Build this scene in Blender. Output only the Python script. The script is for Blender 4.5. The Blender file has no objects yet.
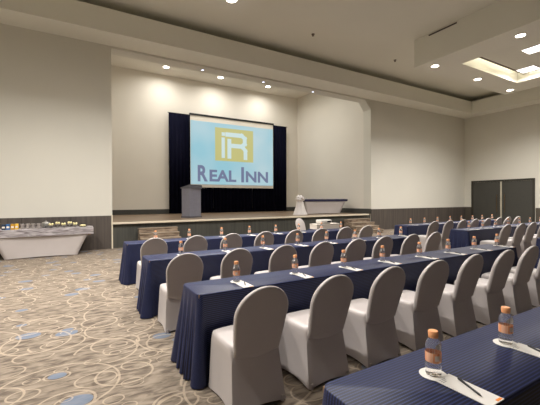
import bpy, bmesh, math, random
from mathutils import Vector, Matrix
random.seed(7)
S = bpy.context.scene
COL = S.collection
PI = math.pi

# ---------------------------------------------------------------- camera
cd = bpy.data.cameras.new('camera')
cam = bpy.data.objects.new('camera', cd); COL.objects.link(cam)
cd.sensor_fit = 'HORIZONTAL'; cd.sensor_width = 36.0; cd.lens = 339.0/540*36
cd.clip_start = 0.05; cd.clip_end = 200
R = Matrix(((0.86140896, 0.00749051, -0.50785676),
            (-0.50789192, 0.00381299, -0.86141236),
            (-0.00451597, 0.99996468, 0.00708891)))
cam.matrix_world = Matrix.Translation((0, 0, 1.55)) @ R.to_4x4()
S.camera = cam
# ---------------------------------------------------------------- world, exposure
S.view_settings.view_transform = 'Standard'; S.view_settings.look = 'None'
S.view_settings.gamma = 1; S.view_settings.use_curve_mapping = False
S.view_settings.exposure = 0.0
W = bpy.data.worlds.new('world'); S.world = W; W.use_nodes = True
W.node_tree.nodes['Background'].inputs[0].default_value = (1, .95, .88, 1)
W.node_tree.nodes['Background'].inputs[1].default_value = 0.02
S.cycles.use_denoising = True
S.cycles.max_bounces = 10; S.cycles.diffuse_bounces = 6
DOWN_W = 155.0      # each hall downlight
PANEL_W = 70.0     # each tray panel
COVE_W = 38.0      # each cove strip
STAGE_W = 55.0    # each stage downlight
WARM = (1.0, .965, .92)

# ---------------------------------------------------------------- materials
def srgb(r, g, b):
    f = lambda c: (c/255/12.92) if c/255 <= .04045 else ((c/255+.055)/1.055)**2.4
    return (f(r), f(g), f(b), 1)
def new_mat(name):
    m = bpy.data.materials.new(name); m.use_nodes = True
    return m, m.node_tree.nodes, m.node_tree.links, m.node_tree.nodes['Principled BSDF']
def mat(name, rgb, rough=.6, metal=0., spec=.5, noise=0., nscale=8., sheen=0., bump=0., bscale=60.):
    m, n, l, b = new_mat(name)
    b.inputs['Roughness'].default_value = rough; b.inputs['Metallic'].default_value = metal
    b.inputs['Specular IOR Level'].default_value = spec
    b.inputs['Sheen Weight'].default_value = sheen
    c = srgb(*rgb)
    tc = n.new('ShaderNodeTexCoord')
    nz = n.new('ShaderNodeTexNoise'); nz.inputs['Scale'].default_value = nscale; nz.inputs['Detail'].default_value = 4
    l.new(tc.outputs['Object'], nz.inputs['Vector'])
    r = n.new('ShaderNodeValToRGB'); l.new(nz.outputs['Fac'], r.inputs['Fac'])
    r.color_ramp.elements[0].position = .3; r.color_ramp.elements[1].position = .7
    r.color_ramp.elements[0].color = tuple(x*(1-noise) for x in c[:3])+(1,)
    r.color_ramp.elements[1].color = tuple(min(1, x*(1+noise)) for x in c[:3])+(1,)
    l.new(r.outputs['Color'], b.inputs['Base Color'])
    if bump:
        nb = n.new('ShaderNodeTexNoise'); nb.inputs['Scale'].default_value = bscale
        l.new(tc.outputs['Object'], nb.inputs['Vector'])
        bp = n.new('ShaderNodeBump'); bp.inputs['Strength'].default_value = bump; bp.inputs['Distance'].default_value = .01
        l.new(nb.outputs['Fac'], bp.inputs['Height']); l.new(bp.outputs['Normal'], b.inputs['Normal'])
    return m
def emit(name, rgb, s):
    m, n, l, b = new_mat(name)
    b.inputs['Base Color'].default_value = (.8, .8, .8, 1)
    b.inputs['Emission Color'].default_value = rgb if len(rgb) == 4 else rgb+(1,)
    b.inputs['Emission Strength'].default_value = s
    return m

M = {}
M['wall'] = mat('wall_paint', (216, 213, 202), .85, noise=.02, nscale=.6, bump=.02)
M['stagewall'] = mat('stage_wall_paint', (226, 221, 210), .85, noise=.02, nscale=.6)
M['ceiling'] = mat('ceiling_paint', (232, 230, 218), .9, noise=.02, nscale=.5)
M['trim_light'] = mat('cream_trim', (222, 212, 190), .5)
M['spandex'] = mat('white_spandex', (192, 184, 181), .38, noise=.03, nscale=3, sheen=.15, bump=.15, bscale=4)
M['linen'] = mat('white_linen', (226, 220, 216), .8, noise=.03, bump=.2, bscale=12)
M['curtain'] = mat('black_navy_curtain', (8, 9, 28), .95, 0, .1, noise=.15)
M['navyband'] = mat('navy_band', (30, 30, 66), .8)
M['lectern'] = mat('grey_lectern', (132, 132, 144), .6, noise=.05)
M['lectern_top'] = mat('lectern_top', (92, 92, 100), .5)
M['screenborder'] = mat('screen_border', (222, 216, 204), .7)
M['gap_shade'] = mat('painted_gap_shade', (112, 98, 84), .6)  # brown that paints in the shade of the tray gap
M['black'] = mat('black_plastic', (18, 18, 20), .4)
M['door'] = mat('dark_door', (66, 65, 60), .55, noise=.04)
M['doorframe'] = mat('door_frame', (52, 49, 42), .5)
M['astragal'] = mat('aluminium_astragal', (205, 198, 180), .35, .4)
M['brass'] = mat('brass_handle', (112, 92, 66), .35, .7)
M['stagefront'] = mat('stage_front', (68, 68, 64), .6, noise=.06, nscale=3)
M['stagetop'] = mat('stage_floor', (128, 108, 88), .35, noise=.12, nscale=4)
M['cap'] = mat('orange_cap', (252, 178, 124), .45)
M['coaster'] = mat('white_coaster', (232, 228, 222), .8)
M['pen'] = mat('black_pen', (22, 22, 26), .35)
M['steel'] = mat('brushed_steel', (176, 174, 172), .3, .85, noise=.05)
M['cupgrey'] = mat('grey_china', (168, 160, 156), .35)
M['blue'] = mat('blue_box', (44, 96, 150), .6); M['dblue'] = mat('dark_blue_box', (26, 48, 72), .6)
M['yellow'] = mat('yellow_box', (222, 176, 60), .6); M['amber'] = mat('amber_box', (196, 146, 44), .6)
M['pastry'] = mat('pale_pastry', (240, 226, 172), .7, noise=.18, nscale=18)
M['bowl'] = mat('grey_glass_bowl', (150, 146, 140), .2)
M['box'] = mat('white_carton', (226, 216, 204), .7)
M['projector'] = mat('white_projector', (214, 210, 204), .45)
M['lens'] = mat('dark_lens', (40, 38, 42), .2)
M['tableboard'] = mat('plywood_tabletop', (150, 120, 86), .6, noise=.1)
M['tubesteel'] = mat('table_leg_steel', (60, 60, 62), .4, .6)
M['vent'] = mat('vent_dark', (58, 52, 46), .7)
M['sprinkler'] = mat('sprinkler_metal', (90, 76, 66), .4, .5)
M['rim'] = mat('lamp_rim', (220, 214, 204), .5)
M['lamp'] = emit('lamp_glow', (1, .93, .82), 14)
M['stagelamp'] = emit('stage_lamp_glow', (1, .92, .78), 16)
M['spot'] = emit('blue_spot_glow', (.66, .74, 1.0), 5)
M['panel'] = emit('panel_glow', (1, .96, .93), 3.2)
M['lettering'] = emit('projected_letters', srgb(106, 116, 150), .9)
M['logo_gold'] = emit('projected_gold', srgb(196, 192, 122), .9)
M['logo_white'] = emit('projected_pale', srgb(206, 228, 228), .9)
for k in ('lettering', 'logo_gold', 'logo_white'):
    M[k].node_tree.nodes['Principled BSDF'].inputs['Base Color'].default_value = (.05, .05, .05, 1)

# projected picture
m, n, l, b = new_mat('projected_picture'); M['projection'] = m
tc = n.new('ShaderNodeTexCoord'); nz = n.new('ShaderNodeTexNoise'); nz.inputs['Scale'].default_value = .35
l.new(tc.outputs['Object'], nz.inputs['Vector'])
r = n.new('ShaderNodeValToRGB'); r.color_ramp.elements[0].color = srgb(150, 206, 222); r.color_ramp.elements[1].color = srgb(190, 218, 226)
r.color_ramp.elements[0].position = .35; r.color_ramp.elements[1].position = .65
l.new(nz.outputs['Fac'], r.inputs['Fac']); l.new(r.outputs['Color'], b.inputs['Emission Color'])
b.inputs['Emission Strength'].default_value = .84; b.inputs['Base Color'].default_value = (.06, .06, .06, 1)

# dark laminate dado with vertical joints
def dado_mat(name, c1, c2, joint, pitch, axis=0):
    m, n, l, b = new_mat(name)
    tc = n.new('ShaderNodeTexCoord'); sp = n.new('ShaderNodeSeparateXYZ'); l.new(tc.outputs['Object'], sp.inputs[0])
    mp = n.new('ShaderNodeMapping'); mp.inputs['Scale'].default_value = (14, 14, .5)
    l.new(tc.outputs['Object'], mp.inputs['Vector'])
    nz = n.new('ShaderNodeTexNoise'); nz.inputs['Scale'].default_value = 1; nz.inputs['Detail'].default_value = 5
    l.new(mp.outputs[0], nz.inputs['Vector'])
    r = n.new('ShaderNodeValToRGB'); r.color_ramp.elements[0].position = .35; r.color_ramp.elements[1].position = .65
    r.color_ramp.elements[0].color = srgb(*c1); r.color_ramp.elements[1].color = srgb(*c2)
    l.new(nz.outputs['Fac'], r.inputs['Fac'])
    a = n.new('ShaderNodeMath'); a.operation = 'DIVIDE'; l.new(sp.outputs[axis], a.inputs[0]); a.inputs[1].default_value = pitch
    f = n.new('ShaderNodeMath'); f.operation = 'FRACT'; l.new(a.outputs[0], f.inputs[0])
    c = n.new('ShaderNodeMath'); c.operation = 'LESS_THAN'; l.new(f.outputs[0], c.inputs[0]); c.inputs[1].default_value = .02/pitch
    mx = n.new('ShaderNodeMix'); mx.data_type = 'RGBA'; l.new(c.outputs[0], mx.inputs[0])
    l.new(r.outputs['Color'], mx.inputs[6]); mx.inputs[7].default_value = srgb(*joint)
    l.new(mx.outputs[2], b.inputs['Base Color']); b.inputs['Roughness'].default_value = .5
    return m
M['dado'] = dado_mat('dado_laminate', (72, 66, 62), (92, 84, 78), (56, 50, 46), 1.22)
M['dado_y'] = dado_mat('dado_laminate_side', (74, 68, 60), (92, 86, 76), (58, 52, 46), 1.22, 1)
M['stageface'] = dado_mat('stage_face_laminate', (66, 66, 62), (80, 80, 74), (92, 90, 84), 2.45)

# step risers, brown streaked stone
m, n, l, b = new_mat('brown_stone'); M['stone'] = m
tc = n.new('ShaderNodeTexCoord'); mp = n.new('ShaderNodeMapping'); mp.inputs['Scale'].default_value = (2.2, 2.2, 14)
l.new(tc.outputs['Object'], mp.inputs[0]); nz = n.new('ShaderNodeTexNoise'); nz.inputs['Scale'].default_value = 1.6; nz.inputs['Detail'].default_value = 8
l.new(mp.outputs[0], nz.inputs['Vector']); r = n.new('ShaderNodeValToRGB'); l.new(nz.outputs['Fac'], r.inputs['Fac'])
r.color_ramp.elements[0].position = .38; r.color_ramp.elements[1].position = .62
r.color_ramp.elements[0].color = srgb(86, 70, 58); r.color_ramp.elements[1].color = srgb(170, 152, 132)
l.new(r.outputs['Color'], b.inputs['Base Color']); b.inputs['Roughness'].default_value = .5

# marbled cloth
m, n, l, b = new_mat('grey_marbled_cloth'); M['marble'] = m
tc = n.new('ShaderNodeTexCoord'); mp = n.new('ShaderNodeMapping'); mp.inputs['Scale'].default_value = (1.2, 3, 9); mp.inputs['Rotation'].default_value = (0, .12, 0)
l.new(tc.outputs['Object'], mp.inputs[0]); nz = n.new('ShaderNodeTexNoise'); nz.inputs['Scale'].default_value = 2.0; nz.inputs['Detail'].default_value = 5; nz.inputs['Distortion'].default_value = 1.2
l.new(mp.outputs[0], nz.inputs['Vector']); r = n.new('ShaderNodeValToRGB'); l.new(nz.outputs['Fac'], r.inputs['Fac'])
r.color_ramp.elements[0].position = .36; r.color_ramp.elements[1].position = .62
r.color_ramp.elements[0].color = srgb(112, 104, 106); r.color_ramp.elements[1].color = srgb(186, 180, 182)
l.new(r.outputs['Color'], b.inputs['Base Color']); b.inputs['Roughness'].default_value = .6

# navy striped tablecloth (stripes woven along the cloth: UV.y)
m, n, l, b = new_mat('navy_striped_cloth'); M['navy'] = m
uv = n.new('ShaderNodeUVMap'); sp = n.new('ShaderNodeSeparateXYZ'); l.new(uv.outputs[0], sp.inputs[0])
a = n.new('ShaderNodeMath'); a.operation = 'MULTIPLY'; l.new(sp.outputs[1], a.inputs[0]); a.inputs[1].default_value = 2*PI/.0165
s_ = n.new('ShaderNodeMath'); s_.operation = 'SINE'; l.new(a.outputs[0], s_.inputs[0])
mr = n.new('ShaderNodeMapRange'); l.new(s_.outputs[0], mr.inputs[0]); mr.inputs[1].default_value = -.2; mr.inputs[2].default_value = .8
a2 = n.new('ShaderNodeMath'); a2.operation = 'MULTIPLY'; l.new(sp.outputs[0], a2.inputs[0]); a2.inputs[1].default_value = 2*PI/.012
s2 = n.new('ShaderNodeMath'); s2.operation = 'SINE'; l.new(a2.outputs[0], s2.inputs[0])
mr2 = n.new('ShaderNodeMapRange'); l.new(s2.outputs[0], mr2.inputs[0]); mr2.inputs[1].default_value = -1; mr2.inputs[2].default_value = 1; mr2.inputs[3].default_value = .55
mu = n.new('ShaderNodeMath'); mu.operation = 'MULTIPLY'; l.new(mr.outputs[0], mu.inputs[0]); l.new(mr2.outputs[0], mu.inputs[1])
mx = n.new('ShaderNodeMix'); mx.data_type = 'RGBA'; l.new(mu.outputs[0], mx.inputs[0])
mx.inputs[6].default_value = srgb(13, 17, 42); mx.inputs[7].default_value = srgb(50, 62, 112)
l.new(mx.outputs[2], b.inputs['Base Color']); b.inputs['Roughness'].default_value = .5; b.inputs['Specular IOR Level'].default_value = .4

# water bottle plastic and label, notepad
m, n, l, b = new_mat('clear_bottle'); M['bottle'] = m
b.inputs['Base Color'].default_value = (.95, .94, .93, 1); b.inputs['Transmission Weight'].default_value = .93
b.inputs['Roughness'].default_value = .08; b.inputs['IOR'].default_value = 1.18
m, n, l, b = new_mat('orange_label'); M['label'] = m
tc = n.new('ShaderNodeTexCoord'); br = n.new('ShaderNodeTexBrick'); br.inputs['Scale'].default_value = 40
br.inputs['Color1'].default_value = srgb(250, 160, 104); br.inputs['Color2'].default_value = srgb(252, 206, 176); br.inputs['Mortar'].default_value = srgb(244, 148, 84)
l.new(tc.outputs['Object'], br.inputs['Vector']); l.new(br.outputs['Color'], b.inputs['Base Color']); b.inputs['Roughness'].default_value = .5
M['labelpatch'] = mat('label_patch', (236, 214, 200), .5)
M['labelink'] = mat('label_ink', (150, 86, 66), .5)
M['paper'] = mat('notepad_paper', (226, 222, 216), .8)
M['ink'] = mat('printed_grey', (150, 148, 146), .8)
M['orangeink'] = mat('printed_orange', (236, 140, 60), .8)

# carpet: streaky taupe, cream rings, blue ovals
m, n, l, b = new_mat('patterned_carpet'); M['carpet'] = m
tc = n.new('ShaderNodeTexCoord')
wn = n.new('ShaderNodeTexNoise'); wn.inputs['Scale'].default_value = 1.3; wn.inputs['Detail'].default_value = 2
l.new(tc.outputs['Object'], wn.inputs['Vector'])
vs = n.new('ShaderNodeVectorMath'); vs.operation = 'SCALE'; l.new(wn.outputs['Color'], vs.inputs[0]); vs.inputs['Scale'].default_value = .06
va = n.new('ShaderNodeVectorMath'); va.operation = 'ADD'; l.new(tc.outputs['Object'], va.inputs[0]); l.new(vs.outputs[0], va.inputs[1])
def math_(op, x, y=None):
    q = n.new('ShaderNodeMath'); q.operation = op
    for i, v in enumerate((x, y)):
        if v is None: continue
        if isinstance(v, (int, float)): q.inputs[i].default_value = v
        else: l.new(v, q.inputs[i])
    return q.outputs[0]
def ring_layer(scale, off, rmin, rmax, w, squash, prob):
    mp = n.new('ShaderNodeMapping'); mp.inputs['Location'].default_value = off
    mp.inputs['Rotation'].default_value = (0, 0, off[0]); mp.inputs['Scale'].default_value = (scale, scale*squash, 0)
    l.new(va.outputs[0], mp.inputs['Vector'])
    v = n.new('ShaderNodeTexVoronoi'); v.voronoi_dimensions = '2D'; v.inputs['Scale'].default_value = 1; v.inputs['Randomness'].default_value = .75
    l.new(mp.outputs[0], v.inputs['Vector'])
    sc = n.new('ShaderNodeSeparateColor'); l.new(v.outputs['Color'], sc.inputs[0])
    rad = math_('ADD', math_('MULTIPLY', sc.outputs[0], rmax-rmin), rmin)
    d = math_('ABSOLUTE', math_('SUBTRACT', v.outputs['Distance'], rad))
    ring = math_('MULTIPLY', math_('LESS_THAN', d, w*scale), math_('LESS_THAN', sc.outputs[1], prob))
    disc = math_('MULTIPLY', math_('LESS_THAN', v.outputs['Distance'], math_('MULTIPLY', rad, .72)), math_('GREATER_THAN', sc.outputs[2], .72))
    return ring, disc
rings = []; discs = []
for a_ in ((1.15, (0.3, .7, 0), .22, .48, .011, 1.0, .9), (1.5, (2.3, 4.7, 0), .25, .46, .010, 1.2, .55),
           (2.6, (5.1, 1.3, 0), .2, .44, .008, 1.3, .6), (4.2, (1.2, 9.3, 0), .18, .4, .006, 1.25, .25), (0.8, (8.2, 3.3, 0), .2, .5, .010, 1.1, .9)):
    r1, d1 = ring_layer(*a_); rings.append(r1)
    if a_[0] in (2.6, 4.2): discs.append(math_('MULTIPLY', d1, math_('LESS_THAN', 0, 1)))
ring = rings[0]
for q in rings[1:]: ring = math_('MAXIMUM', ring, q)
disc = discs[0]
mp = n.new('ShaderNodeMapping'); mp.inputs['Scale'].default_value = (3, 9, 1); mp.inputs['Rotation'].default_value = (0, 0, .5)
l.new(va.outputs[0], mp.inputs['Vector'])
nz = n.new('ShaderNodeTexNoise'); nz.inputs['Scale'].default_value = 2.2; nz.inputs['Detail'].default_value = 6; nz.inputs['Distortion'].default_value = .6
l.new(mp.outputs[0], nz.inputs['Vector'])
r = n.new('ShaderNodeValToRGB'); l.new(nz.outputs['Fac'], r.inputs['Fac'])
r.color_ramp.elements[0].position = .36; r.color_ramp.elements[1].position = .62
r.color_ramp.elements[0].color = srgb(94, 84, 75); r.color_ramp.elements[1].color = srgb(140, 128, 114)
mx = n.new('ShaderNodeMix'); mx.data_type = 'RGBA'; l.new(math_('MULTIPLY', disc, .75), mx.inputs[0])
l.new(r.outputs['Color'], mx.inputs[6]); mx.inputs[7].default_value = srgb(104, 118, 138)
mx2 = n.new('ShaderNodeMix'); mx2.data_type = 'RGBA'; l.new(math_('MULTIPLY', ring, .5), mx2.inputs[0])
l.new(mx.outputs[2], mx2.inputs[6]); mx2.inputs[7].default_value = srgb(182, 166, 146)
l.new(mx2.outputs[2], b.inputs['Base Color']); b.inputs['Roughness'].default_value = .95
b.inputs['Specular IOR Level'].default_value = .1

# ---------------------------------------------------------------- mesh helpers
def link(name, me, m, parent=None):
    o = bpy.data.objects.new(name, me); COL.objects.link(o)
    if m is not None and not me.materials: me.materials.append(m)
    if parent is not None: o.parent = parent
    return o
def build(name, bm, m, parent=None, smooth=False, angle=None):
    me = bpy.data.meshes.new(name)
    bmesh.ops.recalc_face_normals(bm, faces=bm.faces)
    bm.to_mesh(me); bm.free()
    if smooth:
        for p in me.polygons: p.use_smooth = True
        if angle: me.set_sharp_from_angle(angle=angle)
    return link(name, me, m, parent)
def box(bm, x0, x1, y0, y1, z0, z1, bevel=0.):
    v = [bm.verts.new((x, y, z)) for z in (z0, z1) for y in (y0, y1) for x in (x0, x1)]
    fs = [(0, 2, 3, 1), (4, 5, 7, 6), (0, 1, 5, 4), (2, 6, 7, 3), (0, 4, 6, 2), (1, 3, 7, 5)]
    F = [bm.faces.new([v[i] for i in f]) for f in fs]
    if bevel:
        es = set(e for f in F for e in f.edges)
        bmesh.ops.bevel(bm, geom=list(es), offset=bevel, segments=2, affect='EDGES', profile=.5)
    return v
def boxo(name, dims, m, parent=None, bevel=0.):
    bm = bmesh.new(); box(bm, *dims, bevel=bevel); return build(name, bm, m, parent)
def quad(bm, pts): bm.faces.new([bm.verts.new(p) for p in pts])
def lathe(bm, prof, cx=0, cy=0, n=20, cap=True):
    rings = []
    for r_, z in prof:
        rings.append([bm.verts.new((cx+r_*math.cos(2*PI*i/n), cy+r_*math.sin(2*PI*i/n), z)) for i in range(n)])
    for a, b_ in zip(rings, rings[1:]):
        for i in range(n): bm.faces.new((a[i], a[(i+1) % n], b_[(i+1) % n], b_[i]))
    if cap:
        bm.faces.new(rings[0][::-1]); bm.faces.new(rings[-1])
def loft(bm, rings, cap=True):
    R_ = [[bm.verts.new(p) for p in r_] for r_ in rings]
    n_ = len(R_[0])
    for a, b_ in zip(R_, R_[1:]):
        for i in range(n_): bm.faces.new((a[i], a[(i+1) % n_], b_[(i+1) % n_], b_[i]))
    if cap: bm.faces.new(R_[0][::-1]); bm.faces.new(R_[-1])
    return R_
def tube(bm, p, q, r_, n=8):
    p, q = Vector(p), Vector(q); d = (q-p).normalized()
    u = d.orthogonal().normalized(); w = d.cross(u)
    loft(bm, [[c+(u*math.cos(2*PI*i/n)+w*math.sin(2*PI*i/n))*r_ for i in range(n)] for c in (p, q)])
def tag(o, label=None, cat=None, group=None, kind=None):
    if label: o['label'] = label
    if cat: o['category'] = cat
    if group: o['group'] = group
    if kind: o['kind'] = kind
    return o
def empty(name, loc=(0, 0, 0), rz=0, **k):
    o = bpy.data.objects.new(name, None); COL.objects.link(o); o.empty_display_size = .1
    o.location = loc; o.rotation_euler = (0, 0, rz); return tag(o, **k)
def struct(name, bm, m, parent=None, **k):
    o = build(name, bm, m, parent, **k)
    if parent is None: o['kind'] = 'structure'
    return o
def structbox(name, dims, m, **k):
    bm = bmesh.new(); box(bm, *dims); return struct(name, bm, m, **k)
def copy_tree(o, parent=None):
    c = o.copy(); COL.objects.link(c)
    if parent is not None: c.parent = parent
    for ch in [q for q in kids.get(o.name, [])]: copy_tree(ch, c)
    return c
kids = {}
def register(o):
    kids[o.name] = [q for q in COL.objects if q.parent == o]
    for q in kids[o.name]: register(q)

# ---------------------------------------------------------------- room shell
XL, XR, YF, YB_, ZC = -6.0, 21.28, 12.11, -6.0, 7.6
OX0, OX1, OYB, OZ = 1.18, 13.04, 18.5, 6.5     # stage opening / recess
SH = .84
structbox('floor', (XL-.2, XR+.2, YB_-.2, YF+.2, -.1, 0), M['carpet'])
bm = bmesh.new(); box(bm, XL-.2, XR+.2, YB_-.2, YF+.5, ZC, ZC+.15)
struct('ceiling', bm, M['ceiling'])
structbox('ceiling.001', (OX0-.2, OX1+.2, YF+.5, OYB+.2, 8.25, 8.4), M['stagewall'])
T = .5
bm = bmesh.new()
box(bm, XL-.2, OX0, YF, YF+T, 0, ZC); box(bm, OX1, XR+.2, YF, YF+T, 0, ZC); box(bm, OX0, OX1, YF, YF+T, OZ, 8.4)
# angled bracket in the top right corner of the opening
for xa, sgn in ((OX1, -1),):
    a = [(xa, YF+.02, OZ), (xa+sgn*.36, YF+.02, OZ), (xa, YF+.02, OZ-.42)]
    b2 = [(x, YF+T, z) for x, y, z in a]
    va1 = [bm.verts.new(p) for p in a]; vb = [bm.verts.new(p) for p in b2]
    bm.faces.new(va1); bm.faces.new(vb[::-1])
    for i in range(3): bm.faces.new((va1[i], va1[(i+1) % 3], vb[(i+1) % 3], vb[i]))
struct('wall_front', bm, M['wall'])
structbox('wall_right', (XR, XR+.2, YB_, YF, 0, ZC), M['wall'])
structbox('wall_left', (XL-.2, XL, YB_, YF, 0, ZC), M['wall'])
structbox('wall_back', (XL, XR, YB_-.2, YB_, 0, ZC), M['dado'])
structbox('wall_stage_back', (OX0-.2, OX1+.2, OYB, OYB+.2, 0, 8.4), M['stagewall'])
structbox('wall_stage_left', (OX0-.2, OX0, YF+T, OYB, 0, 8.4), M['stagewall'])
structbox('wall_stage_right', (OX1, OX1+.2, YF+T, OYB, 0, 8.4), M['stagewall'])
# crown boxes (a deep ledge running round the hall)
CZ0, CZ1, CD = 6.57, 7.27, .97
bm = bmesh.new(); box(bm, XL, XR, YF-CD, YF, CZ0, CZ1); struct('trim_1', bm, M['ceiling'])
bm = bmesh.new(); box(bm, XR-CD+.05, XR, YB_, YF-CD, CZ0, CZ1); struct('trim_2', bm, M['ceiling'])
bm = bmesh.new(); box(bm, XL, XL+CD, YB_, YF-CD, CZ0, CZ1); struct('trim_3', bm, M['ceiling'])
# dado
DH, DT = 1.07, .025
structbox('trim_4', (XL, OX0-.03, YF-DT, YF, 0, DH), M['dado'])
structbox('trim_5', (OX1, XR-DT, YF-DT, YF, 0, DH), M['dado'])
structbox('trim_6', (XR-DT, XR, 11.68, YF, 0, DH), M['dado_y'])
structbox('trim_7', (XR-DT, XR, YB_, 8.33, 0, DH), M['dado_y'])
structbox('trim_8', (XL, XL+DT, YB_, YF-DT, 0, DH), M['dado_y'])
structbox('trim_9', (OX0-.03, OX0+.012, YF-DT-.006, YF, 0, DH+.02), M['trim_light'])   # pale corner bead
structbox('baseboard_stage_back', (OX0+.02, OX1-.02, OYB-.03, OYB, SH, 1.09), M['stagefront'])
structbox('baseboard_stage_right', (OX1-.03, OX1, YF+.0, OYB-.03, SH, 1.09), M['stagefront'])
# stage
bm = bmesh.new(); box(bm, OX0, OX1-.01, YF+.04, OYB, 0, SH-.05); struct('stage_platform', bm, M['stageface'])
bm = bmesh.new(); box(bm, OX0, OX1-.03, YF+.02, OYB-.03, SH-.05, SH); struct('stage_floor', bm, M['stagetop'])
bm = bmesh.new(); box(bm, OX0+.01, OX1-.2, YF-.06, YF+.02, SH-.06, SH+.004, bevel=.01); struct('trim_10', bm, M['trim_light'])

# steps
def steps(x0, x1, y, n_, tread, label):
    e = empty('stage_steps', (0, 0, 0), label=label, cat='steps')
    for k in range(n_):
        z = (SH-.07)*(n_-k)/(n_+1)+.02
        yy = y-tread*(k+1)
        boxo('step', (x0, x1, yy, yy+tread-(0 if k else .0), 0, z-.03), M['stone'], e)
        t_ = boxo('tread', (x0-.01, x1+.01, yy-.02, yy+tread, z-.03, z), M['stonetop'], e)
    return e
M['stonetop'] = mat('stone_tread', (150, 134, 116), .35, noise=.2, nscale=6)
steps(1.95, 3.22, YF-.065, 4, .22, 'brown stone steps up to the stage behind the left tables')
steps(11.15, 12.62, YF-.065, 4, .27, 'brown stone steps up to the right end of the stage')

# ---------------------------------------------------------------- ceiling slabs, lamps
def area(name, loc, rot, power, size, sy=None, shape='DISK', col=WARM, spread=PI, parent=None):
    L = bpy.data.lights.new(name, 'AREA'); L.energy = power; L.size = size; L.shape = shape; L.color = col; L.spread = spread
    if sy: L.size_y = sy
    o = bpy.data.objects.new(name, L); COL.objects.link(o); o.location = loc; o.rotation_euler = rot
    if parent: o.parent = parent
    return o
def downlight(x, y, z, label, power=DOWN_W, r_=.13, mt='lamp', spread=2.4, group=None, col=WARM, light=True):
    e = empty('ceiling_downlight', (x, y, z), label=label, cat='ceiling light', group=group)
    bm = bmesh.new(); lathe(bm, [(r_+.035, -.001), (r_+.035, -.018), (r_, -.018), (r_, -.001)], n=24, cap=False); build('lamp_rim', bm, M['rim'], e, smooth=False)
    bm = bmesh.new(); lathe(bm, [(r_, -.010), (r_, -.002)], n=24); build('lamp_disc', bm, M[mt], e)
    if light: area('lamp_light', (0, 0, -.025), (0, 0, 0), power, r_*1.8, col=col, spread=spread, parent=e)
    return e
SZ = 6.57
def slab(name, x0, x1, y0, y1, tx0, tx1, ty0, ty1):
    bm = bmesh.new()
    xs = [x0, tx0, tx1, x1]; ys = [y0, ty0, ty1, y1]
    for i in range(3):
        for j in range(3):
            if i == 1 and j == 1: continue
            quad(bm, [(xs[i], ys[j], SZ), (xs[i], ys[j+1], SZ), (xs[i+1], ys[j+1], SZ), (xs[i+1], ys[j], SZ)])
    for (a, b2) in (((x0, y0), (x1, y0)), ((x1, y0), (x1, y1)), ((x1, y1), (x0, y1)), ((x0, y1), (x0, y0))):
        quad(bm, [(*a, SZ), (*b2, SZ), (*b2, ZC), (*a, ZC)])
    for (a, b2) in (((tx0, ty0), (tx1, ty0)), ((tx1, ty0), (tx1, ty1)), ((tx1, ty1), (tx0, ty1)), ((tx0, ty1), (tx0, ty0))):
        quad(bm, [(*a, SZ), (*b2, SZ), (*b2, 7.1), (*a, 7.1)])
    quad(bm, [(tx0, ty0, 7.1), (tx0, ty1, 7.1), (tx1, ty1, 7.1), (tx1, ty0, 7.1)])
    bmesh.ops.remove_doubles(bm, verts=bm.verts, dist=1e-4)
    o = struct(name, bm, M['ceiling'])
    # hanging inner panel and cove strips
    g = .36
    bm = bmesh.new(); box(bm, tx0+g, tx1-g, ty0+g, ty1-g, 6.78, 6.86)
    struct(name+'_panel', bm, M['ceiling'])
    bm = bmesh.new(); q = .07
    for d_ in ((tx0+g, tx1-g, ty1-g-q, ty1-g), (tx0+g, tx1-g, ty0+g, ty0+g+q), (tx0+g, tx0+g+q, ty0+g+q, ty1-g-q), (tx1-g-q, tx1-g, ty0+g+q, ty1-g-q)): box(bm, *d_, 6.765, 6.7799)
    struct(name+'_panel_gap_shade', bm, M['gap_shade'])  # dark border strip imitating the shaded gap round the hanging panel
    mx_, my = (tx0+tx1)/2, (ty0+ty1)/2; lx, ly = tx1-tx0-2*g, ty1-ty0-2*g
    z = 6.90; a_ = 1.25
    area('cove_light', (mx_, ty1-g-.03, z), (PI/2+.0, 0, PI), COVE_W, lx, .05, 'RECTANGLE', (1, .95, .93))
    area('cove_light', (mx_, ty0+g+.03, z), (PI/2, 0, 0), COVE_W, lx, .05, 'RECTANGLE', (1, .95, .93))
    area('cove_light', (tx1-g-.03, my, z), (PI/2, 0, PI/2), COVE_W, ly, .05, 'RECTANGLE', (1, .95, .93))
    area('cove_light', (tx0+g+.03, my, z), (PI/2, 0, -PI/2), COVE_W, ly, .05, 'RECTANGLE', (1, .95, .93))
slab('ceiling_drop', 11.33, 18.06, -4.5, 8.35, 12.53, 16.69, -3.4, 7.23)
slab('ceiling_drop.001', -2.72, 4.01, -4.5, 8.25, -1.52, 2.81, -3.4, 7.13)
for x, y, lb in ((11.86, 7.85, 'round downlight at the far left corner of the right ceiling drop'),
                 (14.71, 7.82, 'round downlight midway along the far edge of the right ceiling drop'),
                 (17.48, 7.85, 'round downlight at the far right corner of the right ceiling drop'),
                 (11.93, 5.07, 'round downlight on the left edge of the right ceiling drop, beside the lit tray'),
                 (3.51, 7.8, 'round downlight cut by the top edge of the picture, above the stage')):
    downlight(x, y, SZ, lb)
OUT = 'hall ceiling downlights outside the picture'
for x, y in ((17.5, 5.07), (.65, 7.75), (-2.2, 7.75), (3.45, 5.), (-2.2, 5.), (-2.2, 2.6)):  # the last one is an extra lamp, added to light the chairs' left sides
    downlight(x, y, SZ, 'round hall ceiling downlight beyond the frame of the picture', group=OUT)
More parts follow.
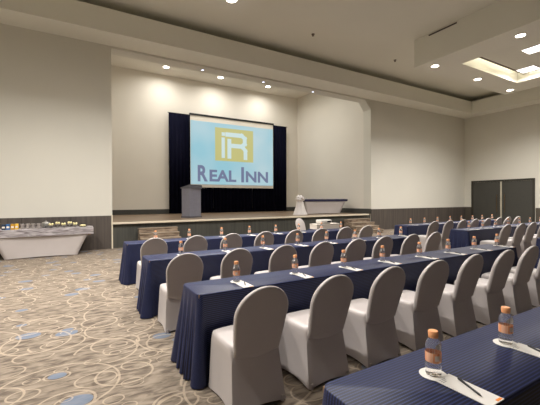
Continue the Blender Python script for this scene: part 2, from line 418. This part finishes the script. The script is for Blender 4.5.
# square lit panels on the hanging inner panels
def light_panel(x0, y0, s, label, group=None):
    e = empty('ceiling_light_panel', (x0, y0, 6.78), label=label, cat='ceiling light', group=group)
    h = s/2
    bm = bmesh.new()
    for a_, b_, c_, d_ in ((-h-.03, h+.03, -h-.03, -h), (-h-.03, h+.03, h, h+.03), (-h-.03, -h, -h, h), (h, h+.03, -h, h)): box(bm, a_, b_, c_, d_, -.02, 0)
    build('panel_frame', bm, M['rim'], e)
    boxo('diffuser', (-h, h, -h, h, -.012, -.002), M['panel'], e)
    area('panel_light', (0, 0, -.03), (0, 0, 0), PANEL_W, s*.95, s*.95, 'RECTANGLE', (1, .94, .88), parent=e)
light_panel(15.93, 6.5, .6, 'square lit panel nearest the far corner of the ceiling tray')
light_panel(14.0, 5.5, .6, 'square lit panel at the right frame edge, on the left side of the ceiling tray')
for x, y in ((1.9, 6.3), (-.6, 5.3)):
    light_panel(x, y, .6, 'square lit ceiling tray panel beyond the frame of the picture', 'ceiling tray panels outside the picture')
# stage lights
for x, w_ in ((4.2, 'left'), (7.12, 'middle'), (10.1, 'right')):
    downlight(x, 17.3, 8.25, 'warm recessed downlight in the stage ceiling, %s one of three' % w_, STAGE_W, .14, 'stagelamp', 2.9, col=(1, .96, .90))
for x in (4.2, 7.12, 10.1): downlight(x, 14.8, 8.25, 'added unseen downlight in the stage ceiling, hidden behind the lintel', 70, .14, 'stagelamp', 2.9, 'added unseen stage downlights behind the lintel', (1, .96, .90))  # unseen lamps added to brighten the stage interior
for x, w_ in ((4.36, 'left'), (7.0, 'middle'), (9.6, 'right')):
    downlight(x, 12.38, OZ, 'tiny bluish spot under the lintel of the stage opening, %s one of three' % w_, 14, .045, 'spot', 2.2, col=(.8, .86, 1))
# linear air vent on the side of the ceiling drop, sprinkler heads
e = empty('air_vent', (11.33, 7.22, 7.53), label='narrow dark slot air vent high on the side of the ceiling drop', cat='air vent')
boxo('slot', (-.014, -.002, -.52, .52, -.022, .022), M['vent'], e)
boxo('vent_frame', (-.018, -.002, -.56, .56, .022, .034), M['rim'], e); 
for x, y, lb in ((12.18, 9.93, 'small dark sprinkler head on the ceiling near the ceiling drop'), (7.68, 9.88, 'small dark sprinkler head on the ceiling above the stage lintel')):
    if x > 11: y = 9.93
    e = empty('sprinkler_head', (x, y, ZC), label=lb, cat='sprinkler')
    bm = bmesh.new(); lathe(bm, [(.06, -.001), (.06, -.012), (.02, -.02), (.02, -.06)], n=14); build('escutcheon', bm, M['sprinkler'], e)
    bm = bmesh.new(); lathe(bm, [(.045, -.068), (.045, -.0605)], n=12); build('deflector', bm, M['sprinkler'], e)

# ---------------------------------------------------------------- double door on the right wall
X = XR
bm = bmesh.new()
box(bm, X-.05, X, 8.36, 8.46, 0, 2.66); box(bm, X-.05, X, 11.56, 11.66, 0, 2.66); box(bm, X-.05, X, 8.46, 11.56, 2.56, 2.66)
struct('trim_11', bm, M['doorframe'])
def door(name, y0, y1, hy):
    e = empty(name, (X, (y0+y1)/2, 0)); e['kind'] = 'structure'
    c = (y0+y1)/2
    boxo('door_leaf', (-.035, 0, y0-c, y1-c, .01, 2.555), M['door'], e, bevel=.004)
    bm = bmesh.new(); tube(bm, (-.085, hy-c, .78), (-.085, hy-c, 1.82), .016, 10)
    tube(bm, (-.085, hy-c, .9), (-.035, hy-c, .9), .012); tube(bm, (-.085, hy-c, 1.7), (-.035, hy-c, 1.7), .012)
    build('door_handle', bm, M['brass'], e)
    return e
door('door_1', 10.04, 11.555, 10.2); d2 = door('door_2', 8.465, 9.955, 9.8)
boxo('astragal', (-.045, -.001, 9.957-9.21, 10.038-9.21, .01, 2.555), M['astragal'], d2)

# ---------------------------------------------------------------- stage dressing
def curtain(bm, x0, x1, z0, z1, y, amp=.05, pitch=.22):
    n_ = int((x1-x0)/pitch*8); A = []; B = []
    for i in range(n_+1):
        x = x0+(x1-x0)*i/n_; ph = 2*PI*(x-x0)/pitch
        yy = y+amp*math.sin(ph)+.012*math.sin(ph*.37+1)
        A.append(bm.verts.new((x, yy, z0))); B.append(bm.verts.new((x, yy*.3+y*.7, z1)))
    for i in range(n_): bm.faces.new((A[i], A[i+1], B[i+1], B[i]))
    # give it thickness
CY = 18.3
e = empty('stage_curtain', (0, 0, 0), label='black pleated curtain hanging behind the projection screen on the stage', cat='curtain')
for nm, xa, xb in (('curtain_panel', 4.55, 7.05), ('curtain_panel', 7.05, 9.55), ('curtain_panel', 9.55, 12.05)):
    bm = bmesh.new(); curtain(bm, xa, xb, SH+.015, 6.24, CY)
    o = build(nm, bm, M['curtain'], e, smooth=True)
    md = o.modifiers.new('t', 'SOLIDIFY'); md.thickness = .012
bm = bmesh.new(); tube(bm, (4.5, CY, 6.25), (12.1, CY, 6.25), .018); build('curtain_rail', bm, M['black'], e)

SY = 18.05
e = empty('projection_screen', (0, SY, 0), label='large projection screen on the stage showing a gold logo and lettering', cat='screen')
boxo('screen_fabric', (5.64, 10.88, 0, .015, 2.27, 6.2), M['screenborder'], e)
boxo('screen_case', (5.6, 10.92, -.03, .06, 6.2, 6.3), M['black'], e)
for xx in (6.2, 10.2): boxo('wall_bracket', (xx, xx+.04, .05, .449, 6.275, 6.3), M['black'], e)
boxo('projected_image', (5.66, 10.86, -.006, -.001, 2.44, 5.92), M['projection'], e)
lg = boxo('logo', (7.06, 9.48, -.012, -.007, 3.80, 5.68), M['logo_gold'], e)
# pale monogram inside the gold square: an i joined to an R
bm = bmesh.new()
def stroke(pts, w):
    for (x, z), (x2, z2) in zip(pts, pts[1:]):
        d = Vector((x2-x, z2-z)); d.normalize(); p_ = Vector((-d.y, d.x))*w/2; dd = d*w/2*.9
        q = [(x-dd.x+p_.x, z-dd.y+p_.y), (x2+dd.x+p_.x, z2+dd.y+p_.y), (x2+dd.x-p_.x, z2+dd.y-p_.y), (x-dd.x-p_.x, z-dd.y-p_.y)]
        quad(bm, [(a, -.015, c) for a, c in q])
stroke([(7.55, 5.05), (7.55, 4.06)], .2)
stroke([(7.55, 5.33), (7.57, 5.33)], .2)
stroke([(7.80, 5.33), (8.72, 5.33), (8.92, 5.18), (8.92, 4.86), (8.72, 4.70), (8.05, 4.70)], .25)
stroke([(7.93, 4.98), (7.93, 4.06)], .24)
stroke([(8.78, 4.68), (8.96, 4.45), (8.96, 4.04)], .24)
mono = build('monogram', bm, M['logo_white'], e)
def text(body, x, z, size, parent, m, align='LEFT', y=-.012, sx=1., bold=.012):
    c = bpy.data.curves.new('t', 'FONT'); c.body = body; c.size = size; c.offset = bold; c.extrude = .001
    o = bpy.data.objects.new('t', c); COL.objects.link(o)
    bpy.context.view_layer.update()
    me = bpy.data.meshes.new_from_object(o.evaluated_get(bpy.context.evaluated_depsgraph_get()))
    bpy.data.objects.remove(o)
    me.materials.clear()
    q = link('lettering', me, m, parent); q.rotation_euler = (PI/2, 0, 0); q.location = (x, y, z); q.scale = (sx, 1, 1)
    return q, (max(v.co.x for v in me.vertices)-min(v.co.x for v in me.vertices))*sx
def fit(body, x0, x1, z, caph, parent, m, bold=.012):
    q, w_ = text(body, 0, z, caph/.70, parent, m, bold=bold)
    me = q.data; x_min = min(v.co.x for v in me.vertices)
    s = (x1-x0)/w_; q.scale = (s, 1, 1); q.location.x = x0-x_min*s
fit('R', 6.04, 6.62, 2.64, .84, e, M['lettering'], .04)
fit('EAL', 6.72, 8.36, 2.64, .62, e, M['lettering'], .028)
fit('I', 8.68, 8.86, 2.64, .84, e, M['lettering'], .04)
fit('NN', 8.98, 10.5, 2.64, .62, e, M['lettering'], .028)

# lectern, turned towards the room
e = empty('lectern', (4.18, 13.5, SH), math.radians(28), label='tall grey lectern standing on the stage in front of the screen', cat='lectern')
bm = bmesh.new()
for p in [((0.02, .66), .02, .5, .06, 1.24)]:
    box(bm, .02, .68, .03, .47, .06, 1.2)
build('body', bm, M['lectern'], e)
boxo('base', (0, .70, .0, .50, 0, .06), M['lectern_top'], e)
bm = bmesh.new(); v = box(bm, -.01, .71, -.01, .51, 1.2, 1.36)
for q in v:
    if q.co.z > 1.3 and q.co.y > .3: q.co.z -= .11
build('reading_top', bm, M['lectern_top'], e)

# spandex buffet on the stage
def spandex_table(e, x0, x1, bx0, bx1, y0, y1, z, band, skirt_m, band_m, nlev=10, topname='top_cloth'):
    nx, ny = 18, 6
    def per(xa, xb, ya, yb):
        P = []
        for i in range(nx): P.append((xa+(xb-xa)*i/nx, ya, i/nx, 0))
        for i in range(ny): P.append((xb, ya+(yb-ya)*i/ny, i/ny, 1))
        for i in range(nx): P.append((xb-(xb-xa)*i/nx, yb, i/nx, 2))
        for i in range(ny): P.append((xa, yb-(yb-ya)*i/ny, i/ny, 3))
        return P
    rings = []
    for k in range(nlev+1):
        t = k/nlev; q = t**.8
        ins = .0
        P = per(x0+(bx0-x0)*q, x1+(bx1-x1)*q, y0+.05*t, y1-.05*t)
        ring_ = []
        for x, y, s, side in P:
            pin = math.sin(PI*s)*math.sin(PI*min(1, t))*.05
            hem = math.sin(PI*s)*.05*t if side in (1, 3) else math.sin(PI*s)*.02*t
            dx = (-pin if side == 1 else pin if side == 3 else 0); dy = (pin if side == 0 else -pin if side == 2 else 0)*.6
            ring_.append((x+dx, y+dy, (z-.004)*(1-t)+.01+hem))
        rings.append(ring_)
    bm = bmesh.new(); loft(bm, rings, cap=False)
    o = build('skirt', bm, skirt_m, e, smooth=True)
    bm = bmesh.new(); box(bm, x0-.012, x1+.012, y0-.012, y1+.012, z-band, z+.006, bevel=.006); build(topname, bm, band_m, e)
    bm = bmesh.new(); box(bm, x0+.05, x1-.05, y0+.08, y1-.08, z-band-.03, z-band-.002); build('tabletop', bm, M['tableboard'], e)
e = empty('stage_buffet_table', (0, 0, SH), label='long white stretch-skirted table with navy top edge standing on the stage', cat='table')
spandex_table(e, 9.83, 12.68, 10.02, 12.2, 13.42, 14.02, .74, .11, M['spandex'], M['navyband'])
for k in range(11):
    x = 10.0+k*.25
    g = empty('glass_cup', (x, 13.6+.12*(k % 2), SH+.746), label='small white cup in the row along the navy-edged stage table', cat='cup', group='cups along the stage table')
    bm = bmesh.new(); lathe(bm, [(.028, .0), (.036, .07), (.033, .07), (.026, .008)], n=12, cap=True); build('cup_body', bm, M['linen'], g, smooth=True, angle=.6)
# draped white pedestal with bunched cloth
e = empty('draped_pedestal', (9.55, 13.35, SH), label='white draped pedestal with bunched cloth beside the stage table', cat='draped stand')
bm = bmesh.new(); rings = []
for k in range(12):
    t = k/11; rr = .17+.17*t**1.5
    rings.append([((rr+.02*t*math.sin(7*a))*math.cos(a), (rr+.02*t*math.sin(7*a+1))*math.sin(a), .62*(1-t)+.005) for a in [2*PI*i/36 for i in range(36)]])
loft(bm, rings); build('drape', bm, M['linen'], e, smooth=True, angle=1.2)
bm = bmesh.new(); random.seed(3)
bmesh.ops.create_icosphere(bm, subdivisions=4, radius=.2)
for v in bm.verts:
    p = v.co; f = 1+.22*math.sin(p.x*38+p.z*22)*math.sin(p.y*31+1)+.12*math.sin(p.z*55+p.x*20)
    v.co = Vector((p.x*f*1.05, p.y*f*.9, p.z*f*.85+.76))
build('bunched_cloth', bm, M['linen'], e, smooth=True)

# ---------------------------------------------------------------- side buffet at the left wall
e = empty('side_buffet_table', (0, 0, 0), label='white stretch-skirted buffet table with grey marbled top cloth by the left wall', cat='table')
spandex_table(e, -1.93, .57, -1.5, .17, 11.15, 11.82, .78, .19, M['spandex'], M['marble'])
BZ = .788
def small_box(x, y, w_, d, h, m, lb, nm='tea_box', cat='box'):
    g = empty(nm, (x, y, BZ), label=lb, cat=cat, group=None)
    boxo('carton', (-w_/2, w_/2, -d/2, d/2, 0, h), m, g, bevel=.004)
    boxo('paper_label', (-w_/2+.012, w_/2-.012, -d/2-.003, -d/2-.0005, h*.3, h*.62), M['box'], g)
small_box(-1.53, 11.4, .085, .12, .14, M['dblue'], 'dark blue tea box at the left end of the side buffet', )
small_box(-1.435, 11.4, .085, .12, .15, M['blue'], 'bright blue tea box beside the dark blue one on the side buffet')
small_box(-1.34, 11.4, .08, .12, .15, M['amber'], 'amber tea box between the blue and yellow boxes on the side buffet')
small_box(-1.25, 11.4, .08, .12, .15, M['yellow'], 'yellow tea box, rightmost box on the side buffet')
def cup_stack(x, y, n_, lb):
    for k in range(n_):
        g = empty('china_cup', (x, y, BZ+k*.075), label=lb % ('lower' if k == 0 else 'upper'), cat='cup', group='stacked cups on the side buffet')
        bm = bmesh.new(); lathe(bm, [(.026, 0), (.042, .03), (.046, .072), (.040, .072), (.022, .012)], n=16); build('cup_body', bm, M['cupgrey'], g, smooth=True, angle=.7)
        bm = bmesh.new(); tube(bm, (.046, 0, .055), (.066, 0, .05), .005, 6); tube(bm, (.066, 0, .05), (.062, 0, .025), .005, 6); tube(bm, (.062, 0, .025), (.040, 0, .02), .005, 6); build('cup_handle', bm, M['cupgrey'], g)
NTH = ['first', 'second', 'third', 'fourth', 'fifth', 'sixth', 'seventh', 'eighth']
for i in range(4):
    cup_stack(-1.13+i*.085*1.45, 11.38, 2, '%s grey china cup in stack number '.replace(' number ', ' ') + '%s from the left on the side buffet' % NTH[i])
e = empty('beverage_urn', (-.60, 11.62, BZ), label='squat steel beverage urn in the middle of the side buffet', cat='urn')
bm = bmesh.new(); lathe(bm, [(.09, 0), (.11, .02), (.11, .13), (.10, .15), (.03, .175), (.015, .2)], n=24); build('urn_body', bm, M['steel'], e, smooth=True, angle=.6)
bm = bmesh.new(); tube(bm, (0, -.11, .04), (0, -.16, .04), .01); tube(bm, (0, -.155, .04), (0, -.155, .015), .008); build('urn_tap', bm, M['black'], e)
random.seed(5)
def pastry_bowl(x, y, h, lb, long_=False):
    e = empty('pastry_bowl', (x, y, BZ), label='grey bowl on the side buffet, under the %s' % lb, cat='bowl')
    bm = bmesh.new(); lathe(bm, [(.035, 0), (.02, .01), (.02, h-.02), (.07, h), (.076, h+.016), (.070, h+.016), (.05, h+.006)], n=20); build('bowl_body', bm, M['bowl'], e, smooth=True, angle=.6)
    for k in range(3):
        a = k*2.1+x*7; g = empty('pastry', (x+.038*math.cos(a), y+.038*math.sin(a), BZ+h+.052), a, label='pale yellow pastry heaped in the %s' % lb, cat='pastry', group='pastries in the '+lb)
        bm = bmesh.new(); bmesh.ops.create_icosphere(bm, subdivisions=2, radius=.036)
        for v in bm.verts: v.co = Vector((v.co.x*.85, v.co.y*.75, v.co.z*1.0+.006*math.sin(v.co.x*120)))
        build('pastry_body', bm, M['pastry'], g, smooth=True)
for i, x in enumerate((-.46, -.32, -.16, -.02, .13)):
    pastry_bowl(x, 11.42+.05*(i % 2), .05+.03*(i in (1, 3)), '%s pastry bowl from the left' % NTH[i])
e = empty('serving_plate', (.32, 11.42, BZ), label='flat plate at the right end of the side buffet', cat='plate')
bm = bmesh.new(); lathe(bm, [(.06, 0), (.11, .014), (.105, .016), (.05, .006)], n=24); build('plate_body', bm, M['bowl'], e, smooth=True, angle=.6)
g = empty('bread_roll', (.32, 11.42, BZ+.012), label='pale bread roll lying on the plate at the right end of the side buffet', cat='bread roll')
bm = bmesh.new(); bmesh.ops.create_icosphere(bm, subdivisions=3, radius=.04)
for v in bm.verts: v.co = Vector((v.co.x*2.0, v.co.y, v.co.z*.8+.032))
build('roll_crust', bm, M['pastry'], g, smooth=True)

# ---------------------------------------------------------------- tables with striped navy cloths
def cloth(name, x0, x1, y0, y1, z, parent, seed=0):
    rnd = random.Random(seed)
    rc = .05; P = []; Nn = []
    def line(a, b_, nrm, step):
        L_ = (Vector(b_)-Vector(a)).length; k = max(2, int(L_/step))
        for i in range(k):
            P.append(tuple(Vector(a).lerp(Vector(b_), i/k))); Nn.append(nrm)
    def arc(c, a0):
        for i in range(10):
            a = a0+PI/2*i/10; P.append((c[0]+rc*math.cos(a), c[1]+rc*math.sin(a))); Nn.append((math.cos(a), math.sin(a)))
    line((x0+rc, y0), (x1-rc, y0), (0, -1), .035); arc((x1-rc, y0+rc), -PI/2)
    line((x1, y0+rc), (x1, y1-rc), (1, 0), .02); arc((x1-rc, y1-rc), 0)
    line((x1-rc, y1), (x0+rc, y1), (0, 1), .05); arc((x0+rc, y1-rc), PI/2)
    line((x0, y1-rc), (x0, y0+rc), (-1, 0), .02); arc((x0+rc, y0+rc), PI)
    n_ = len(P); ph = [rnd.uniform(0, 6) for _ in range(6)]
    def fold(i):
        x, y = P[i]; nx_, ny_ = Nn[i]
        end = abs(nx_)                                   # ends and corners fold deeply
        dc = min(abs(x-x0), abs(x-x1))
        side = .25+.75*math.exp(-dc/.25)
        s = i*.035 if end < .5 else i*.03
        f_ = .5+.5*math.sin(2*PI*y/.115+ph[0]) if end > .7 else .5+.5*(.6*math.sin(x*9+ph[1])+.4*math.sin(x*23+ph[2]))
        corner = 1. if .1 < abs(nx_) < .95 else 0.
        return (.09*f_+.02)*end + (.05*f_+.01)*(1-end)*side + .05*corner
    F = [fold(i) for i in range(n_)]
    F = [(F[i-1]+F[i]*2+F[(i+1) % n_])/4 for i in range(n_)]
    bm = bmesh.new(); uvl = bm.loops.layers.uv.new('UVMap'); uvd = {}
    levels = [0, .006, .02, .05, .1, .2, .32, .46, .6, z-.012]
    rings = []
    for k, d in enumerate(levels):
        r_ = []
        for i in range(n_):
            x, y = P[i]; nx_, ny_ = Nn[i]; t = max(0, d-.02)/(z-.03)
            o = F[i]*t + (.0 if k == 0 else .005 if k == 1 else .008)
            v = bm.verts.new((x+nx_*o, y+ny_*o, z-d)); uvd[v] = (x+nx_*d*1., y+ny_*d)
            r_.append(v)
        rings.append(r_)
    for a, b_ in zip(rings, rings[1:]):
        for i in range(n_): bm.faces.new((a[i], b_[i], b_[(i+1) % n_], a[(i+1) % n_]))
    bm.faces.new(rings[0])
    for f_ in bm.faces:
        for lp in f_.loops: lp[uvl].uv = uvd[lp.vert]
    o = build(name, bm, M['navy'], parent, smooth=True, angle=1.0)
    return o
TW = .45
ROWS = dict(D=(.93, 6.42, .69, 1.15), C=(.93, 6.42, 2.78, 3.24), B=(.90, 6.40, 4.72, 5.20), A=(.90, 6.42, 6.72, 7.2),
            TA=(8.78, 14.3, 6.72, 7.2), TB=(8.78, 14.3, 4.90, 5.38), TC=(8.30, 13.8, 2.78, 3.24))
RN = dict(D='nearest the camera', C='second from camera', B='third in left block',
          A='farthest in left block', TA='farthest in right block',
          TB='middle of right block', TC='at right frame edge')
for i, (k, (x0, x1, y0, y1)) in enumerate(ROWS.items()):
    e = empty('banquet_table', ((x0+x1)/2, (y0+y1)/2, 0), label='long narrow table under a navy striped floor-length cloth, %s' % RN[k], cat='table')
    hx, hy = (x1-x0)/2-.006, (y1-y0)/2-.006
    boxo('tabletop', (-hx, hx, -hy, hy, .715, .744), M['tableboard'], e)
    for sx in (-1, 1):
        for sy in (-1, 1):
            bm = bmesh.new(); tube(bm, (sx*(hx-.15), sy*(hy-.04), 0), (sx*(hx-.15), sy*(hy-.04), .714), .014); build('leg', bm, M['tubesteel'], e)
    c = cloth('tablecloth', x0, x1, y0, y1, .75, e, i)
    c.location = (-(x0+x1)/2, -(y0+y1)/2, 0)

# ---------------------------------------------------------------- covered banquet chair (faces +Y)
def make_chair():
    e = empty('banquet_chair')
    # skirt / seat cover
    ns = 12
    def per(hx, y0, y1, rr):
        P = []
        cs = [((-hx, y0), (hx, y0), 0), ((hx, y0), (hx, y1), 1), ((hx, y1), (-hx, y1), 2), ((-hx, y1), (-hx, y0), 3)]
        for a, b_, sd in cs:
            for i in range(ns):
                s = i/ns; x = a[0]+(b_[0]-a[0])*s; y = a[1]+(b_[1]-a[1])*s
                P.append((x, y, s, sd))
        return P
    rings = []
    prof = [(.0, .15, -.15, .16, .485), (.0, .19, -.19, .20, .482), (0., .208, -.2, .222, .468), (.03, .214, -.205, .23, .445)]
    for t, hx, y0, y1, z in prof:
        r_ = []
        for x, y, s, sd in per(hx, y0, y1, 0):
            k = .018*(1-math.sin(PI*s))**2      # rounded corners
            r_.append((x*(1-k/.2), y*(1-k/.2), z))
        rings.append(r_)
    L = 9
    for k in range(1, L+1):
        t = k/L
        hxr = .214+(.245-.214)*t
        r_ = []
        y0 = -.205-(.075)*t**1.2; y1 = .23
        for x, y, s, sd in per(hxr, y0, y1, 0):
            sn = math.sin(PI*s)
            pin = sn*(.030*t+.012*math.sin(PI*t))
            hem = .022*sn**1.0*t
            dx = {1: -pin*.9, 3: pin*.9}.get(sd, 0); dy = {0: pin*.8, 2: -pin*.9}.get(sd, 0)
            kk = .018*(1-sn)**2
            xx, yy = x*(1-kk/.24)+dx, y*(1-kk/.24)+dy
            r_.append((xx, yy, .445*(1-t)+.006+hem*t))
        rings.append(r_)
    bm = bmesh.new(); R_ = loft(bm, rings, cap=False); bm.faces.new(R_[0][::-1])
    o = build('seat_cover', bm, M['spandex'], e, smooth=True, angle=1.1)
    # back cover: arched, slightly bulged slab leaning backwards
    zb, zt, hw, hb = .40, .935, .222, .19
    out = []
    NA = 20
    rr = hw
    zc = zt-rr*.95
    for i in range(NA+1):
        a = PI*i/NA; out.append((rr*math.cos(a), zc+rr*.95*math.sin(a)))
    for i in range(1, 7): t = i/6; out.append((-hw+(hw-hb)*t**1.3, zc+(zb-zc)*t))
    for i in range(1, 10): s = i/10; out.append((-hb+2*hb*s, zb-.035*math.sin(PI*s)))
    for i in range(6, 0, -1): t = i/6; out.append((hw-(hw-hb)*t**1.3, zc+(zb-zc)*t))
    cx0, cz0 = 0, .66
    def lean(z): q = (z-zb)/(zt-zb); return -.205-.125*q-.03*q*q
    def ring(sc, off):
        r_ = []
        for x, z in out:
            X_, Z_ = cx0+(x-cx0)*sc, cz0+(z-cz0)*sc
            r_.append((X_, lean(Z_)+off, Z_))
        return r_
    rg = [ring(.02, .052), ring(.5, .05), ring(.8, .042), ring(.93, .030), ring(.985, .018), ring(1.0, .0), ring(.985, -.014), ring(.95, -.020), ring(.93, -.0205), ring(.7, -.014), ring(.4, -.010), ring(.02, -.009)]
    bm = bmesh.new(); loft(bm, rg)
    build('back_cover', bm, M['spandex'], e, smooth=True)
    # feet just showing under the stretched corners
    for sx in (-1, 1):
        for y in (-.265, .185):
            bm = bmesh.new(); lathe(bm, [(.014, 0), (.016, .045)], sx*.198, y*.96, n=8); build('foot', bm, M['spandex'], e)
    return e
proto = make_chair(); register(proto); first = [True]
ORD = ['first', 'second', 'third', 'fourth', 'fifth', 'sixth', 'seventh', 'eighth', 'ninth']
def chair(x, y, rz, label, group):
    if first[0]: c = proto; first[0] = False
    else: c = copy_tree(proto)
    c.location = (x, y, 0); c.rotation_euler = (0, 0, rz)
    tag(c, label=label, cat='chair', group=group); return c
CH = dict(C=(1.205, .678, 2.45), B=(1.18, .685, 4.28), A=(1.215, .705, 6.16), TA=(8.95, .695, 6.26), TB=(9.25, .70, 4.54))
CN = dict(C='at the second table from the camera', B='at the third table of the left block', A='at the farthest table of the left block',
          TA='at the farthest table of the right block', TB='at the middle table of the right block')
for k, (x0, dx, y) in CH.items():
    for i in range(8):
        j = random.uniform(-.03, .03)
        chair(x0+dx*i, y+random.uniform(-.02, .02), j, '%s white-covered banquet chair from the left %s' % (ORD[i], CN[k]), 'white-covered chairs '+CN[k])
chair(6.72, 9.0, PI+.25, 'white-covered banquet chair standing alone before the stage, facing the tables', None)

# ---------------------------------------------------------------- bottle, coaster, notepad, pen
def make_bottle():
    e = empty('water_bottle')
    bm = bmesh.new()
    lathe(bm, [(.0245, .0), (.029, .004), (.030, .012), (.0285, .02), (.030, .028), (.030, .048), (.0292, .05), (.0292, .112), (.030, .114), (.031, .125), (.030, .14), (.024, .155), (.0165, .166), (.0145, .17), (.0145, .176)], n=24)
    build('bottle_body', bm, M['bottle'], e, smooth=True, angle=.9)
    bm = bmesh.new(); lathe(bm, [(.0302, .062), (.0306, .064), (.0306, .103), (.0302, .105)], n=24, cap=False)
    lb = build('label_band', bm, M['label'], e, smooth=True)
    bm = bmesh.new()
    n_ = 6
    for a0, a1, z0, z1 in ((-2.35, -1.75, .072, .096),):
        A = [(.0311*math.cos(a0+(a1-a0)*i/n_), .0311*math.sin(a0+(a1-a0)*i/n_)) for i in range(n_+1)]
        for p, q in zip(A, A[1:]): quad(bm, [(*p, z0), (*q, z0), (*q, z1), (*p, z1)])
    build('label_patch', bm, M['labelpatch'], lb)
    bm = bmesh.new(); lathe(bm, [(.018, .1765), (.0195, .178), (.0195, .196), (.0175, .199)], n=24); lathe(bm, [(.0185, .169), (.0185, .175)], n=24)
    build('cap', bm, M['cap'], e, smooth=True, angle=.6)
    for q in COL.objects:
        if q.parent == e or (q.parent and q.parent.parent == e):
            for v in q.data.vertices: v.co.x *= 1.12; v.co.y *= 1.12
    return e
def make_coaster():
    e = empty('coaster'); bm = bmesh.new(); lathe(bm, [(.056, 0), (.06, .001), (.06, .003), (.052, .003)], n=32); 
    o = build('paper_disc', bm, M['coaster'], e); return e
def make_pad():
    e = empty('notepad')
    boxo('paper_block', (-.053, .053, -.115, .115, 0, .004), M['paper'], e, bevel=.0008)
    bm = bmesh.new()
    for i in range(3): box(bm, -.045, -.002-.008*i, .098-.009*i, .101-.009*i, .0041, .0044)
    build('printed_header', bm, M['ink'], e)
    bm = bmesh.new(); box(bm, .012, .048, -.111, -.100, .0041, .0044); build('printed_footer', bm, M['orangeink'], e)
    return e
def make_pen():
    e = empty('pen'); bm = bmesh.new(); r_ = .0045
    loft(bm, [[(q*math.cos(2*PI*i/10), y, r_+q*math.sin(2*PI*i/10)) for i in range(10)] for q, y in ((.0008, -.07), (r_, -.056), (r_, .02), (r_*1.05, .02), (r_*1.05, .068), (r_*.8, .07))])
    build('barrel', bm, M['pen'], e, smooth=True, angle=.7)
    bm = bmesh.new(); box(bm, -.001, .001, .025, .066, r_*2-.0002, r_*2+.0016); build('clip', bm, M['pen'], e); return e
pro = [make_bottle(), make_coaster(), make_pad(), make_pen()]
for p in pro: register(p)
used = [False]*4
def place(i, loc, rz, label, cat, group):
    c = pro[i] if not used[i] else copy_tree(pro[i]); used[i] = True
    c.location = loc; c.rotation_euler = (0, 0, rz); tag(c, label=label, cat=cat, group=group)
SP = dict(D=(1.42, .65, .95, 8), C=(1.40, .70, 3.03, 8), B=(1.40, .695, 4.97, 8), A=(1.46, .70, 6.98, 8), TA=(9.28, .70, 6.98, 8), TB=(9.2, .70, 5.12, 8))
TZ = .751
SN = dict(D='nearest table', C='second table from camera', B='third table, left block', A='farthest table, left block',
          TA='farthest table, right block', TB='middle table, right block')
rnd = random.Random(11)
for k, (x0, dx, y, n_) in SP.items():
    if k == 'D': n_ = 2
    for i in range(n_):
        x = x0+dx*i+(rnd.uniform(-.02, .02) if i and k != 'D' else 0); yy = y+(rnd.uniform(-.012, .012) if k != 'D' else 0)
        o_ = ORD[i]
        place(1, (x, yy, TZ), 0, '%s round white coaster from the left on the %s' % (o_, SN[k]), 'coaster', 'coasters on the '+SN[k])
        place(0, (x, yy, TZ+.0032), rnd.uniform(-.2, .2), '%s water bottle with orange cap from the left on the %s' % (o_, SN[k]), 'bottle', 'water bottles on the '+SN[k])
        py = yy-.14 if k != 'D' else yy-.15
        place(2, (x+.01, py, TZ), rnd.uniform(-.03, .03), '%s white notepad from the left on the %s' % (o_, SN[k]), 'notepad', 'notepads on the '+SN[k])
        place(3, (x+.022, py, TZ+.005), -.40, '%s black pen from the left on the %s' % (o_, SN[k]), 'pen', 'pens on the '+SN[k])

# ---------------------------------------------------------------- projector stand before the stage
e = empty('projector_table', (6.45, 7.8, 0), label='small navy-clothed table holding the projector before the stage', cat='table')
boxo('tabletop', (-.44, .44, -.2, .2, .665, .690), M['tableboard'], e)
c = cloth('tablecloth', 6.0, 6.9, 7.59, 8.01, .70, e, 31); c.location = (-6.45, -7.8, 0)
for sx in (-1, 1):
    for sy in (-1, 1):
        bm = bmesh.new(); tube(bm, (sx*.38, sy*.15, 0), (sx*.38, sy*.15, .665), .012); build('leg', bm, M['tubesteel'], e)
random.seed(4)
e = empty('white_carton', (6.45, 7.78, .702), label='long low white carton lying on the projector table', cat='box')
boxo('carton_body', (-.42, .42, -.16, .16, 0, .125), M['box'], e, bevel=.004)
boxo('carton_lid', (-.425, .425, -.165, .165, .126, .152), M['box'], e, bevel=.004)
e = empty('projector', (6.42, 7.78, .855), label='white projector standing on the long white carton before the stage', cat='projector')
bm = bmesh.new(); box(bm, -.20, .20, -.13, .13, .012, .115, bevel=.025); build('housing', bm, M['projector'], e, smooth=True, angle=.8)
bm = bmesh.new(); box(bm, -.16, .16, -.1, .1, 0, .0118); build('base_feet', bm, M['black'], e)
bm = bmesh.new(); lathe(bm, [(.04, 0), (.04, .03)], n=16)
for v in bm.verts: v.co = Vector((v.co.x-.08, v.co.z+.128, v.co.y+.065))
build('lens', bm, M['lens'], e)
boxo('vent_grille', (.02, .16, -.1345, -.1302, .035, .085), M['lens'], e)
